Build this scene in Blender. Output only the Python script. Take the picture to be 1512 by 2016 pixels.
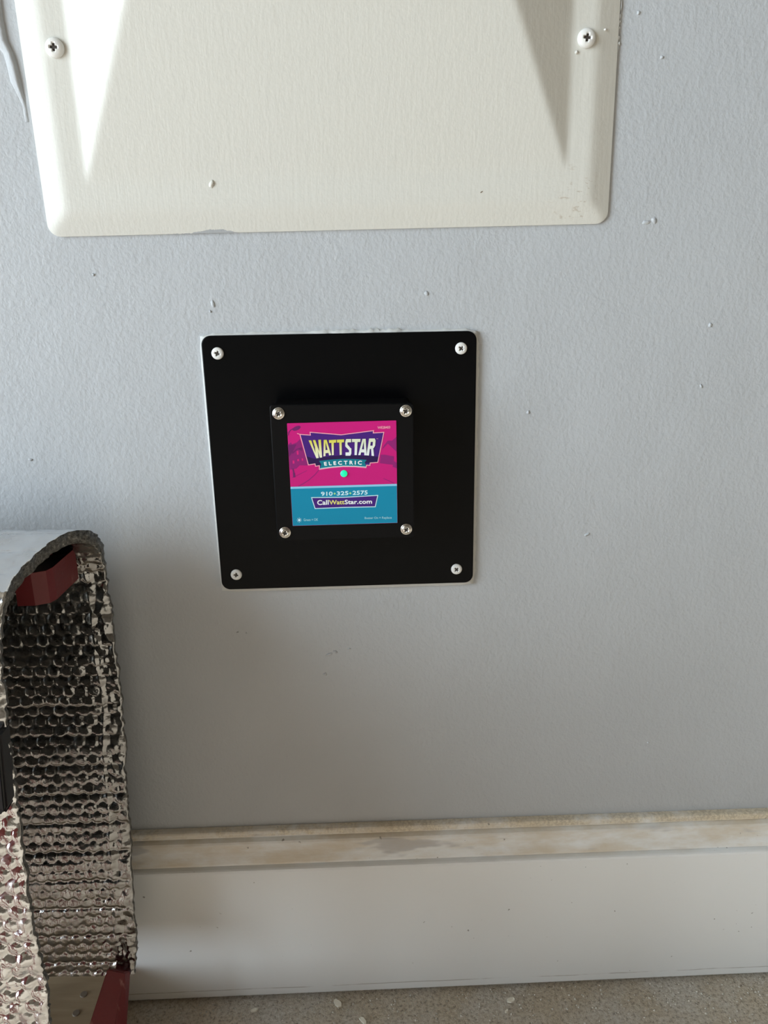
import bpy, bmesh, math, random
import numpy as np
from mathutils import Vector, Matrix

random.seed(7)
rng = np.random.default_rng(11)
scn = bpy.context.scene
for o in list(bpy.data.objects):
    bpy.data.objects.remove(o)
C = scn.collection

# ------------------------------------------------------------------ camera
FPX, CAM = 1514.0, Vector((0.0, -0.5775, 0.656))
YAW, PITCH, ROLL = 0.0446, 0.3040, -0.0047
_f = Vector((math.sin(YAW) * math.cos(PITCH), math.cos(YAW) * math.cos(PITCH), -math.sin(PITCH)))
_r0 = Vector((math.cos(YAW), -math.sin(YAW), 0))
_u0 = _r0.cross(_f)
_r = _r0 * math.cos(ROLL) + _u0 * math.sin(ROLL)
_u = -_r0 * math.sin(ROLL) + _u0 * math.cos(ROLL)
cd = bpy.data.cameras.new('camera')
cam = bpy.data.objects.new('camera', cd)
C.objects.link(cam)
cd.sensor_fit = 'VERTICAL'
cd.sensor_height = 24.0
cd.lens = 24.0 * FPX / 2016.0
cd.clip_start = 0.01
cam.matrix_world = Matrix(((_r.x, _u.x, -_f.x, CAM.x), (_r.y, _u.y, -_f.y, CAM.y),
                           (_r.z, _u.z, -_f.z, CAM.z), (0, 0, 0, 1)))
scn.camera = cam

# ------------------------------------------------------------------ world, lights, exposure
w = bpy.data.worlds.new('daylight')
scn.world = w
w.use_nodes = True
w.node_tree.nodes['Background'].inputs[0].default_value = (0.72, 0.86, 1.0, 1)
w.node_tree.nodes['Background'].inputs[1].default_value = 1.2

def area(name, loc, target, sx, sy, power, col):
    l = bpy.data.lights.new(name, 'AREA')
    l.shape = 'RECTANGLE'
    l.size, l.size_y, l.energy, l.color = sx, sy, power, col
    o = bpy.data.objects.new(name, l)
    C.objects.link(o)
    o.location = loc
    o.rotation_euler = (Vector(target) - Vector(loc)).to_track_quat('-Z', 'Z').to_euler()
    return o
# daylight entering by the open garage door in the left wall
area('door_daylight', (-3.0, -1.95, 1.12), (0, -1.95, 1.12), 3.1, 2.1, 165, (0.82, 0.93, 1.0))

# sun through the same opening: it strikes only the concrete in front of the wall
sl = bpy.data.lights.new('sun', 'SUN')
sl.energy, sl.angle, sl.color = 5.0, 0.01, (1.0, 0.945, 0.87)
so_ = bpy.data.objects.new('sun', sl)
C.objects.link(so_)
so_.rotation_euler = Vector((1.0, 0.09, -0.50)).to_track_quat('-Z', 'Y').to_euler()

scn.view_settings.view_transform = 'Standard'
scn.view_settings.look = 'None'
scn.view_settings.exposure = 0.45
scn.view_settings.gamma = 1.0
scn.view_settings.use_curve_mapping = False

# ------------------------------------------------------------------ helpers
def at(px, py, Y):
    """pixel of the photograph -> point on the plane y = Y (parallel to the wall)"""
    d = _f + _r * ((px - 756) / FPX) - _u * ((py - 1008) / FPX)
    return CAM + d * ((Y - CAM.y) / d.y)

def at_z(px, py, Z):
    d = _f + _r * ((px - 756) / FPX) - _u * ((py - 1008) / FPX)
    return CAM + d * ((Z - CAM.z) / d.z)

def link(name, me, mat=None, parent=None):
    o = bpy.data.objects.new(name, me)
    C.objects.link(o)
    if mat is not None and me is not None and not me.materials:
        me.materials.append(mat)
    if parent is not None:
        o.parent = parent
        o.matrix_parent_inverse = parent.matrix_world.inverted()
    return o

def empty(name, loc):
    o = bpy.data.objects.new(name, None)
    C.objects.link(o)
    o.empty_display_size = 0.03
    o.location = loc
    o.matrix_world = Matrix.Translation(loc)
    return o

def tag(o, label=None, cat=None, group=None, kind=None):
    for k, v in (('label', label), ('category', cat), ('group', group), ('kind', kind)):
        if v:
            o[k] = v
    return o

def mesh(name, verts, faces, smooth=False):
    me = bpy.data.meshes.new(name)
    me.from_pydata([tuple(v) for v in verts], [], faces)
    me.update()
    if smooth:
        me.polygons.foreach_set('use_smooth', [True] * len(me.polygons))
    return me

def grid_mesh(name, P, smooth=True):
    """P: (n, m, 3) array -> quad grid"""
    n, m, _ = P.shape
    idx = np.arange(n * m).reshape(n, m)
    q = np.stack([idx[:-1, :-1], idx[:-1, 1:], idx[1:, 1:], idx[1:, :-1]], -1).reshape(-1, 4)
    return raw_mesh(name, P.reshape(-1, 3), q, smooth)

def raw_mesh(name, V, Q, smooth=True):
    me = bpy.data.meshes.new(name)
    me.vertices.add(len(V))
    me.vertices.foreach_set('co', np.asarray(V, np.float32).ravel())
    me.loops.add(Q.size)
    me.loops.foreach_set('vertex_index', Q.ravel().astype(np.int32))
    me.polygons.add(len(Q))
    k = Q.shape[1]
    me.polygons.foreach_set('loop_start', np.arange(0, Q.size, k, dtype=np.int32))
    me.polygons.foreach_set('use_smooth', np.full(len(Q), smooth))
    me.update(calc_edges=True)
    me.validate()
    return me

def box(name, a, b, mat, parent=None, bevel=0.0):
    bm = bmesh.new()
    bmesh.ops.create_cube(bm, size=1)
    for v in bm.verts:
        v.co = Vector([(a[i] + b[i]) / 2 + v.co[i] * abs(b[i] - a[i]) for i in range(3)])
    if bevel:
        bmesh.ops.bevel(bm, geom=bm.edges[:], offset=bevel, segments=3, affect='EDGES', profile=0.5)
    me = bpy.data.meshes.new(name)
    bm.to_mesh(me)
    bm.free()
    return link(name, me, mat, parent)

def lattice(nx, ny, seed):
    return np.random.default_rng(seed).uniform(-1, 1, (nx + 3, ny + 3))

def vnoise(x, y, cell, seed):
    """smooth 2-D value noise of arrays x, y (metres), one lattice step = cell"""
    L = np.random.default_rng(seed).uniform(-1, 1, (257, 257))
    u, v = x / cell, y / cell
    i, j = np.floor(u).astype(int), np.floor(v).astype(int)
    a, b = u - i, v - j
    a, b = a * a * (3 - 2 * a), b * b * (3 - 2 * b)
    i, j = i % 256, j % 256
    return (L[i, j] * (1 - a) * (1 - b) + L[i + 1, j] * a * (1 - b) + L[i, j + 1] * (1 - a) * b + L[i + 1, j + 1] * a * b)

# ------------------------------------------------------------------ materials
class N:
    """tiny node-graph helper"""
    def __init__(s, name):
        s.m = bpy.data.materials.new(name)
        s.m.use_nodes = True
        s.t = s.m.node_tree
        s.b = s.t.nodes['Principled BSDF']
    def node(s, typ, **kw):
        n = s.t.nodes.new(typ)
        for k, v in kw.items():
            setattr(n, k, v)
        return n
    def put(s, sock, v):
        if isinstance(v, bpy.types.NodeSocket):
            s.t.links.new(v, sock)
        else:
            if sock.type == 'RGBA' and len(v) == 3:
                v = (*v, 1)
            sock.default_value = v
    def set(s, **kw):
        for k, v in kw.items():
            s.put(s.b.inputs[k.replace('_', ' ')], v)
        return s
    def coord(s, scale=(1, 1, 1), loc=(0, 0, 0), rot=(0, 0, 0)):
        g = s.node('ShaderNodeNewGeometry')
        mp = s.node('ShaderNodeMapping')
        s.put(mp.inputs['Vector'], g.outputs['Position'])
        mp.inputs['Scale'].default_value = scale
        mp.inputs['Location'].default_value = loc
        mp.inputs['Rotation'].default_value = rot
        return mp.outputs[0]
    def noise(s, vec, scale, detail=2, rough=0.5, out='Fac'):
        n = s.node('ShaderNodeTexNoise')
        s.put(n.inputs['Vector'], vec)
        n.inputs['Scale'].default_value = scale
        n.inputs['Detail'].default_value = detail
        n.inputs['Roughness'].default_value = rough
        return n.outputs[out]
    def ramp(s, fac, stops):
        n = s.node('ShaderNodeValToRGB')
        e = n.color_ramp.elements
        while len(e) < len(stops):
            e.new(0.5)
        for el, (p, c) in zip(e, stops):
            el.position = p
            el.color = (*c, 1) if len(c) == 3 else c
        s.put(n.inputs[0], fac)
        return n.outputs[0]
    def mix(s, fac, a, b, blend='MIX'):
        n = s.node('ShaderNodeMix', data_type='RGBA', blend_type=blend)
        s.put(n.inputs[0], fac)
        s.put(n.inputs[6], a)
        s.put(n.inputs[7], b)
        return n.outputs[2]
    def math(s, op, a, b=0.0, c=None):
        n = s.node('ShaderNodeMath', operation=op)
        s.put(n.inputs[0], a)
        s.put(n.inputs[1], b)
        if c is not None:
            s.put(n.inputs[2], c)
        return n.outputs[0]
    def smooth(s, v, lo, hi):
        n = s.node('ShaderNodeMapRange', interpolation_type='SMOOTHSTEP')
        s.put(n.inputs[0], v)
        n.inputs[1].default_value = lo
        n.inputs[2].default_value = hi
        return n.outputs[0]
    def bump(s, h, dist, strength=1.0, prev=None):
        n = s.node('ShaderNodeBump')
        n.inputs['Distance'].default_value = dist
        n.inputs['Strength'].default_value = strength
        s.put(n.inputs['Height'], h)
        if prev is not None:
            s.put(n.inputs['Normal'], prev)
        return n.outputs[0]
    def xyz(s, vec):
        n = s.node('ShaderNodeSeparateXYZ')
        s.put(n.inputs[0], vec)
        return n.outputs

def plain(name, col, rough=0.5, metal=0.0, **kw):
    g = N(name)
    g.set(Base_Color=col, Roughness=rough, Metallic=metal)
    for k, v in kw.items():
        g.put(g.b.inputs[k.replace('_', ' ')], v)
    return g.m

WALLCOL = (0.478, 0.500, 0.526)
def mat_wall():
    g = N('wall_paint')
    p = g.coord()
    fine = g.noise(p, 420, 2, 0.5)
    st = g.noise(g.coord(scale=(1, 1, 0.7), rot=(0, 0.35, 0)), 250, 2, 0.55)
    big = g.noise(p, 14, 3)
    h = g.math('ADD', g.math('MULTIPLY', fine, 0.55), g.math('MULTIPLY', st, 0.9))
    n1 = g.bump(h, 0.0011, 0.42)
    n2 = g.bump(big, 0.006, 0.25, n1)
    col = g.mix(g.smooth(g.noise(p, 9, 4), 0.35, 0.7), WALLCOL, tuple(c * 0.965 for c in WALLCOL))
    g.set(Base_Color=col, Roughness=0.55, Normal=n2)
    return g.m

def mat_panel():
    g = N('panel_paint')
    p = g.coord()
    x, y, z = g.xyz(p)[:3]
    brush = g.noise(g.coord(scale=(1, 1, 0.10), rot=(0, 0.05, 0)), 330, 3, 0.6)
    fine = g.noise(p, 360, 2)
    h = g.math('ADD', g.math('MULTIPLY', brush, 0.7), g.math('MULTIPLY', fine, 0.5))
    n1 = g.bump(h, 0.0007, 0.28)
    base = g.mix(g.noise(p, 7, 3), (0.665, 0.655, 0.60), (0.645, 0.64, 0.60))
    # scuffed brown wear by the lower right corner, shape from noise
    dx = g.math('SUBTRACT', x, 0.160)
    dz = g.math('SUBTRACT', z, 0.703)
    d = g.math('SQRT', g.math('ADD', g.math('MULTIPLY', dx, dx), g.math('MULTIPLY', g.math('MULTIPLY', dz, dz), 0.55)))
    near = g.math('SUBTRACT', 1.0, g.smooth(d, 0.006, 0.024))
    sc = g.smooth(g.noise(g.coord(scale=(1, 1, 2.2)), 170, 4, 0.65), 0.56, 0.66)
    col = g.mix(g.math('MULTIPLY', g.math('MULTIPLY', near, sc), 0.55), base, (0.40, 0.33, 0.25))
    # wall paint that ran on to the lower edge
    edge = g.math('SUBTRACT', z, g.math('ADD', 0.6825, g.math('MULTIPLY', x, 0.0204)))
    lim = g.math('ADD', g.math('MULTIPLY', g.math('SUBTRACT', g.noise(g.coord(scale=(1, 1, 0.02), loc=(0.185, 0, 0)), 17, 2, 0.5), 0.50), 0.012), g.math('MULTIPLY', g.math('SUBTRACT', g.noise(g.coord(scale=(1, 1, 0.02)), 220, 3, 0.7), 0.5), 0.003))
    over = g.smooth(g.math('SUBTRACT', lim, edge), -0.0002, 0.0003)
    col = g.mix(over, col, tuple(c * 0.8 for c in WALLCOL))
    g.set(Base_Color=col, Roughness=0.48, Normal=n1)
    return g.m

def mat_base():
    g = N('baseboard_paint')
    p = g.coord()
    x, y, z = g.xyz(p)[:3]
    n = g.noise(g.coord(scale=(1, 1, 3)), 16, 5, 0.62)
    top = g.smooth(z, 0.146, 0.153)
    ledge = g.smooth(z, 0.1755, 0.1775)
    white = g.mix(g.noise(p, 11, 3), (0.865, 0.88, 0.885), (0.88, 0.90, 0.91))
    col = g.mix(g.math('MULTIPLY', top, g.smooth(n, 0.30, 0.72)), white, (0.68, 0.60, 0.48))
    smear = g.smooth(g.noise(g.coord(scale=(1, 1, 4.0), loc=(0.4, 0, 0)), 13, 3, 0.5), 0.60, 0.66)
    col = g.mix(g.math('MULTIPLY', g.math('MULTIPLY', smear, top), 0.65), col, (0.46, 0.45, 0.45))
    col = g.mix(g.math('MULTIPLY', g.math('MULTIPLY', ledge, 0.8), g.smooth(g.noise(p, 30, 4, 0.7), 0.36, 0.62)), col, g.mix(g.smooth(g.noise(p, 420, 3, 0.7), 0.4, 0.6), (0.50, 0.42, 0.30), (0.72, 0.63, 0.47)))
    spk = g.smooth(g.noise(p, 190, 2, 0.4), 0.74, 0.78)
    col = g.mix(g.math('MULTIPLY', spk, 0.7), col, (0.16, 0.14, 0.12))
    # faint painter's line just above the lower edge
    ln = g.math('ABSOLUTE', g.math('SUBTRACT', z, g.math('ADD', 0.0105, g.math('MULTIPLY', g.noise(p, 25, 2), 0.002))))
    lf = g.math('MULTIPLY', g.math('SUBTRACT', 1.0, g.smooth(ln, 0.0002, 0.0007)), g.smooth(g.noise(p, 34, 3), 0.38, 0.6))
    col = g.mix(g.math('MULTIPLY', lf, 0.6), col, (0.33, 0.30, 0.27))
    nb = g.bump(g.noise(p, 260, 3, 0.6), 0.0003, 0.35)
    g.set(Base_Color=col, Roughness=0.42, Normal=nb)
    return g.m

def mat_floor():
    g = N('concrete')
    p = g.coord()
    n = g.noise(p, 300, 5, 0.75)
    b = g.noise(p, 16, 4, 0.6)
    col = g.ramp(n, [(0.32, (0.26, 0.225, 0.185)), (0.44, (0.74, 0.67, 0.57)), (0.58, (0.95, 0.90, 0.82))])
    col = g.mix(g.smooth(b, 0.35, 0.65), col, (0.92, 0.86, 0.76), 'MULTIPLY')
    col = g.mix(g.smooth(g.noise(p, 420, 2, 0.5), 0.70, 0.76), col, (0.85, 0.82, 0.76))
    g.set(Base_Color=col, Roughness=0.85, Normal=g.bump(n, 0.004, 1.0))
    return g.m

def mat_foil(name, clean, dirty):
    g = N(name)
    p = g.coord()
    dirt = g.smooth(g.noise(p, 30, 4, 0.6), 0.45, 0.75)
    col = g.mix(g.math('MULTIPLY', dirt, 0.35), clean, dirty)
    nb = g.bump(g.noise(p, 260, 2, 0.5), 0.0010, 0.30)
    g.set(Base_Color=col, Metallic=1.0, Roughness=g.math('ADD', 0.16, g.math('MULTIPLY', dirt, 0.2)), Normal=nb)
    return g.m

def mat_foil_edge():
    g = N('foil_cut_edge')
    p = g.coord()
    n = g.noise(p, 420, 3, 0.7)
    g.set(Base_Color=g.ramp(n, [(0.35, (0.05, 0.05, 0.047)), (0.6, (0.20, 0.195, 0.18)), (0.75, (0.5, 0.48, 0.44))]), Metallic=0.4, Roughness=0.5,
          Normal=g.bump(n, 0.002, 0.8))
    return g.m

def mat_black(name, col, rough):
    g = N(name)
    p = g.coord()
    dust = g.smooth(g.noise(g.coord(scale=(1, 1, 1.6), rot=(0, 0.6, 0)), 75, 5, 0.72), 0.66, 0.80)
    c = g.mix(g.math('MULTIPLY', dust, 0.10), col, (0.10, 0.11, 0.12))
    g.set(Base_Color=c, Roughness=rough, Normal=g.bump(g.noise(p, 60, 2), 0.0006, 0.15))
    g.b.inputs['Specular IOR Level'].default_value = 0.10
    return g.m

def mat_red():
    g = N('red_plastic')
    p = g.coord()
    sc = g.smooth(g.noise(g.coord(scale=(1, 1, 0.3)), 95, 4, 0.6), 0.60, 0.72)
    c = g.mix(g.math('MULTIPLY', sc, 0.45), g.mix(g.noise(p, 40, 3), (0.165, 0.008, 0.012), (0.125, 0.007, 0.010)), (0.40, 0.22, 0.19))
    g.set(Base_Color=c, Roughness=0.5, Normal=g.bump(g.noise(p, 300, 2), 0.0004, 0.4))
    return g.m

def mat_board():
    g = N('board_wood')
    n = g.noise(g.coord(scale=(0.12, 1, 1)), 130, 4, 0.6)
    g.set(Base_Color=g.ramp(n, [(0.3, (0.29, 0.205, 0.115)), (0.7, (0.39, 0.29, 0.175))]), Roughness=0.7,
          Normal=g.bump(n, 0.0005, 0.4))
    return g.m

M = dict(wall=mat_wall(), panel=mat_panel(), base=mat_base(), floor=mat_floor(), foil=mat_foil('foil', (0.70, 0.71, 0.72), (0.46, 0.45, 0.43)), foil_inner_shade=mat_foil('foil_inner_shade', (0.30, 0.30, 0.295), (0.22, 0.21, 0.195)), foil_edge=mat_foil_edge(),  # inner foil is a darker copy: shade inside the tunnel put into its colour
         plate=mat_black('black_plate', (0.0015, 0.0017, 0.0022), 0.34), case=mat_black('black_case', (0.004, 0.004, 0.0045), 0.42),
         red=mat_red(), board=mat_board(),
         rubber_and_shade=plain('black_rubber_and_shade', (0.006, 0.007, 0.01), 0.45),
         warm=plain('warm_wall', (0.22, 0.175, 0.13), 0.8), ceil=plain('ceiling_paint', (0.20, 0.165, 0.125), 0.8),
         screw_white=plain('white_screw', (0.78, 0.78, 0.76), 0.35),
         steel=plain('steel', (0.72, 0.70, 0.66), 0.24, 1.0),
         caulk=plain('caulk', (0.62, 0.63, 0.62), 0.6),
         chip=plain('paint_flake', (0.90, 0.86, 0.74), 0.7), grit=plain('grit', (0.66, 0.62, 0.54), 0.9),
         recess=plain('recess_dark', (0.055, 0.045, 0.038), 0.7),
         hole=plain('nail_rust', (0.20, 0.155, 0.11), 0.6))

# ------------------------------------------------------------------ setting
X0, X1, Y0, ZC = -3.05, 2.6, -5.6, 2.7
def struct(o):
    o['kind'] = 'structure'
    return o
wall = struct(box('wall_back', (X0, 0.0, -0.02), (X1, 0.10, ZC), M['wall']))
struct(box('floor', (X0 - 4, Y0, -0.10), (X1, 0.0, 0.0), M['floor']))
struct(box('wall_right', (X1, Y0, -0.02), (X1 + 0.1, 0.1, ZC), M['warm']))
struct(box('wall_front', (X0, Y0 - 0.1, -0.02), (X1, Y0, ZC), M['warm']))
struct(box('ceiling', (X0, Y0, ZC), (X1, 0.1, ZC + 0.1), M['ceil']))
def wall_left():
    v, f = [], []
    for a, b in (((X0 - 0.1, -0.38, 0), (X0, 0.0, ZC)), ((X0 - 0.1, Y0, 0), (X0, -3.52, ZC)), ((X0 - 0.1, -3.52, 2.2), (X0, -0.38, ZC))):
        k = len(v)
        v += [(x, y, z) for x in (a[0], b[0]) for y in (a[1], b[1]) for z in (a[2], b[2])]
        f += [[k + i for i in q] for q in ((0, 1, 3, 2), (4, 6, 7, 5), (0, 4, 5, 1), (2, 3, 7, 6), (0, 2, 6, 4), (1, 5, 7, 3))]
    return link('wall_left', mesh('wall_left', v, f), M['warm'])
struct(wall_left())

# baseboard: moulded profile swept along the wall
prof = [(0, 0.1826), (-0.0045, 0.1825), (-0.0062, 0.1818), (-0.0068, 0.1805), (-0.0068, 0.1765), (-0.0058, 0.1752), (-0.0042, 0.1745), (-0.0040, 0.1737),
        (-0.0062, 0.1730), (-0.0082, 0.1722), (-0.0090, 0.1705), (-0.0093, 0.167), (-0.0098, 0.163), (-0.0108, 0.159), (-0.0120, 0.1555), (-0.0127, 0.1530), (-0.0128, 0.1512),
        (-0.0112, 0.1504), (-0.0102, 0.1498), (-0.0104, 0.1490), (-0.0140, 0.1482), (-0.0154, 0.1474), (-0.0160, 0.1455), (-0.0160, 0.0045), (-0.0154, 0.0032), (0, 0.0032)]
xs = np.linspace(X0 + 0.01, X1 - 0.01, 60)
P = np.array([[(x, y, z) for x in xs] for (y, z) in prof])
bb = link('baseboard_back', grid_mesh('baseboard_back', P, False), M['base'])
struct(bb)

# small paint runs and blobs that stand out of the wall paint
def blob(name, p, rx, rz, h, ang, mat, parent, seed):
    r = np.random.default_rng(seed)
    v, f = [], []
    n, k = 12, 4
    for j in range(k):
        t = j / k
        for i in range(n):
            a = 2 * math.pi * i / n
            s = (1 - t) * (1 + 0.28 * r.uniform(-1, 1))
            x, z = rx * s * math.cos(a), rz * s * math.sin(a)
            v.append((p.x + x * math.cos(ang) - z * math.sin(ang), p.y - h * math.sqrt(1 - (1 - t) ** 2) + 0.00005, p.z + x * math.sin(ang) + z * math.cos(ang)))
    v.append((p.x, p.y - h, p.z))
    for j in range(k - 1):
        for i in range(n):
            f.append((j * n + i, j * n + (i + 1) % n, (j + 1) * n + (i + 1) % n, (j + 1) * n + i))
    f += [((k - 1) * n + i, (k - 1) * n + (i + 1) % n, k * n) for i in range(n)]
    return link(name, mesh(name, v, f, True), mat, parent)
for i, (px, py, rx, rz, a) in enumerate([(1288, 434, 5, 7, 0.4), (1272, 438, 9, 4, 0.2), (419, 598, 3.5, 8, 0.2), (414, 613, 2.5, 3, 0), (184, 541, 3, 3, 0), (840, 578, 4, 5, 0.3),
                                  (1303, 113, 4, 3, 0.4), (1257, 25, 3, 4, 0), (1156, 1052, 7, 3, 0.5), (648, 1288, 9, 3, 0.3), (660, 1283, 6, 3, -0.4), (688, 1277, 4, 2, 0.2),
                                  (640, 1327, 5, 4, 0.6), (468, 1245, 3, 2, 0), (485, 1246, 2, 2, 0), (935, 870, 2, 30, 0.06), (1040, 812, 4, 4, 0), (1398, 640, 4, 5, 0.2), (60, 905, 5, 3, 0), (1380, 760, 3, 5, 0.5), (1276, 1462, 3, 3, 0)]):
    k = 0.00036
    blob('paint_blob', at(px, py, 0), rx * k, rz * k, 0.0009, a, M['wall'], wall, 40 + i)
# raised torn seam of drywall paper left of the panel
pts = [(-6, -20), (2, 40), (10, 80), (22, 105), (29, 128), (36, 160), (48, 205), (54, 240)]
v, f = [], []
for i, (px, py) in enumerate(pts):
    c = at(px, py, 0)
    wd = 0.0085 if i < 3 else (0.0055 if i < 6 else 0.002)
    v += [(c.x - wd, 0.0002, c.z), (c.x - wd * 0.2, -0.0026 if i < 6 else -0.0006, c.z), (c.x + 0.0005, -0.0022 if i < 6 else -0.0004, c.z), (c.x + 0.0016, 0.0002, c.z)]
for i in range(len(pts) - 1):
    for j in range(3):
        f.append((i * 4 + j, i * 4 + j + 1, i * 4 + 5 + j, i * 4 + 4 + j))
link('paper_seam', mesh('paper_seam', v, f, True), M['wall'], wall)

# ------------------------------------------------------------------ screws
def screw_mesh(name, r, h, arm_w, arm_l, depth, rim, mat):
    nr, ns = 26, 72
    v, f = [], []
    def hh(x, y):
        q = min(1.0, math.hypot(x, y) / r)
        z = h * (rim + (1 - rim) * math.sqrt(max(0.0, 1 - q ** 2.6)))
        a, b = abs(x), abs(y)
        def arm(p, q_):
            return max(0.0, min(1.0, (arm_w - p) / (arm_w * 0.35))) * max(0.0, min(1.0, (arm_l - q_) / (arm_l * 0.45)))
        return z - depth * max(arm(a, b), arm(b, a))
    v.append((0, -hh(0, 0), 0))
    for j in range(1, nr + 1):
        for i in range(ns):
            a = 2 * math.pi * i / ns
            x, y = r * j / nr * math.cos(a), r * j / nr * math.sin(a)
            v.append((x, -hh(x, y), y))
    for i in range(ns):
        a = 2 * math.pi * i / ns
        v.append((r * math.cos(a), 0.0006, r * math.sin(a)))
    f += [(0, 1 + i, 1 + (i + 1) % ns) for i in range(ns)]
    for j in range(nr):
        for i in range(ns):
            a, b = 1 + j * ns + i, 1 + j * ns + (i + 1) % ns
            f.append((a, a + ns, b + ns, b))
    me = mesh(name, v, f, True)
    me.materials.append(mat)
    me.materials.append(M['recess'])
    for p_ in me.polygons:
        c_ = p_.center
        a, b = abs(c_.x), abs(c_.z)
        if (a < arm_w * 0.75 and b < arm_l * 0.72) or (b < arm_w * 0.75 and a < arm_l * 0.72):
            p_.material_index = 1  # faces inside the cross slot take the darker colour
    return me

def put_screw(me, p, rot, mat, parent, label=None):
    o = bpy.data.objects.new('screw', me)
    C.objects.link(o)
    o.parent = parent
    o.matrix_parent_inverse = parent.matrix_world.inverted()
    o.location = p
    o.rotation_euler = (0, rot, 0)
    if label:
        o['label'] = label
    return o

# ------------------------------------------------------------------ moulded access panel
PW, PH, PA = 0.3917, 0.42, 0.0204
PC = Vector((-0.0141, 0, 0.2273 - 0.2 + 0.656 + PH / 2))
def panel_world(u, v, y):
    c, s = math.cos(PA), math.sin(PA)
    zz = v - PH / 2
    # rotation is about the centre of a 0.40 m tall rectangle that shares the lower edge
    cz = PC.z - PH / 2 + 0.2
    return (PC.x + u * c - (v - 0.2) * s, y, cz + u * s + (v - 0.2) * c)
def panel_local(p):
    c, s = math.cos(PA), math.sin(PA)
    cz = PC.z - PH / 2 + 0.2
    dx, dz = p.x - PC.x, p.z - cz
    return dx * c + dz * s, -dx * s + dz * c + 0.2
uL, vL = panel_local(at(168, 365, -0.007))
uR, vR = panel_local(at(1117, 335, -0.007))
RIM = 0.0065
def smin(a, b, k):
    h = np.clip(0.5 + 0.5 * (b - a) / k, 0, 1)
    return b * (1 - h) + a * h - k * h * (1 - h)
def panel_height(u, v):
    du = PW / 2 - np.abs(u)
    dv = np.minimum(v, PH - v)
    e = smin(du, dv, 0.004)
    b = smin(0.0018 + np.clip(e, 0, None) * (RIM - 0.0018) / 0.0155, np.full_like(u, RIM), 0.0009)
    v0 = vL + (u - uL) / (uR - uL) * (vR - vL)
    wdg = smin(smin((u - uL) * 0.42, (uR - u) * 0.42, 0.001), (v - v0) * 0.18, 0.0011)
    wdg = smin(wdg, (PH - 0.03 - v) * 1.2, 0.003)
    wdg = -smin(-wdg, np.zeros_like(u), 0.0012)
    return b + np.clip(wdg - 0.0003, 0, None)
nu, nv = 200, 200
uu, vv = np.meshgrid(np.linspace(-PW / 2, PW / 2, nu), np.linspace(0, PH, nv), indexing='ij')
H = panel_height(uu, vv)
R = 0.0085
U, V = uu.copy(), vv.copy()
for su in (-1, 1):
    for sv in (0, 1):
        cu, cv = su * (PW / 2 - R), (R if sv == 0 else PH - R)
        a = (uu - cu) * su / R
        b = (vv - cv) * (1 if sv else -1) / R
        m = (a > 0) & (b > 0)
        A, B = a[m], b[m]
        U[m] = cu + su * R * A * np.sqrt(1 - B * B / 2)
        V[m] = cv + (1 if sv else -1) * R * B * np.sqrt(1 - A * A / 2)
Pn = np.stack(panel_world(U, V, -H), -1)
me = grid_mesh('moulded_face', Pn[:, ::-1], True)
bm = bmesh.new()
bm.from_mesh(me)
be = [e for e in bm.edges if e.is_boundary]
ex = bmesh.ops.extrude_edge_only(bm, edges=be)
for g in ex['geom']:
    if isinstance(g, bmesh.types.BMVert):
        g.co.y = 0.0003
for e in be:
    e.smooth = False
bmesh.ops.recalc_face_normals(bm, faces=bm.faces[:])
bm.to_mesh(me)
bm.free()
panel = empty('access_panel', Vector((PC.x, 0, PC.z - PH / 2)))
tag(panel, 'large cream painted moulded plastic access panel screwed to the grey wall above the black plate', 'access panel')
link('moulded_face', me, M['panel'], panel)
sm = screw_mesh('panel_screw', 0.0060, 0.0036, 0.0011, 0.0031, 0.0016, 0.22, M['screw_white'])
for px, py, rz in ((106, 93, 0.05), (1156, 74, 0.1)):
    p = at(px, py, -RIM - 0.002)
    p.y = -RIM
    put_screw(sm, p, rz, M['screw_white'], panel)
for i, (px, py, rx, rz, a, mt) in enumerate([(417, 362, 5, 8, -0.4, 'panel'), (238, 62, 1.5, 3.5, -0.6, 'hole'), (948, 378, 3, 1.2, 0.5, 'hole'), (1135, 103, 3, 4, 0, 'panel'), (1193, 57, 3, 2, 0, 'screw_white')]):
    p = at(px, py, -RIM)
    u_, v_ = panel_local(p)
    p.y = -float(panel_height(np.array([u_]), np.array([v_]))[0])
    if mt == 'hole' and px < 900:
        p = at(px, py, p.y)
    blob('paint_drip', p, rx * 0.00035, rz * 0.00035, 0.0014 if mt != 'hole' else 0.0003, a, M[mt], panel, 80 + i)
# flaked white paint in the gap beside the panel's right edge
for i, (px, py, rx, rz) in enumerate([(1219, 43, 3, 3), (1218, 55, 2.5, 3), (1217, 74, 3, 5), (1218, 86, 3, 4), (1222, 12, 1, 14), (1220, 32, 1.2, 7), (1216, 95, 1, 8)]):
    blob('paint_flake', at(px, py, 0), rx * 0.00035, rz * 0.00035, 0.0016, 0, M['caulk'], panel, 120 + i)

# ------------------------------------------------------------------ black plate, case, screws
dev = empty('surge_protector', at(686, 1150, 0))
tag(dev, 'black square wall plate carrying a small black electrical box with a pink and teal label', 'electrical device')

def quad_pt(q, u, v):
    return (q[0] * (1 - u) + q[1] * u) * (1 - v) + (q[3] * (1 - u) + q[2] * u) * v

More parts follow.
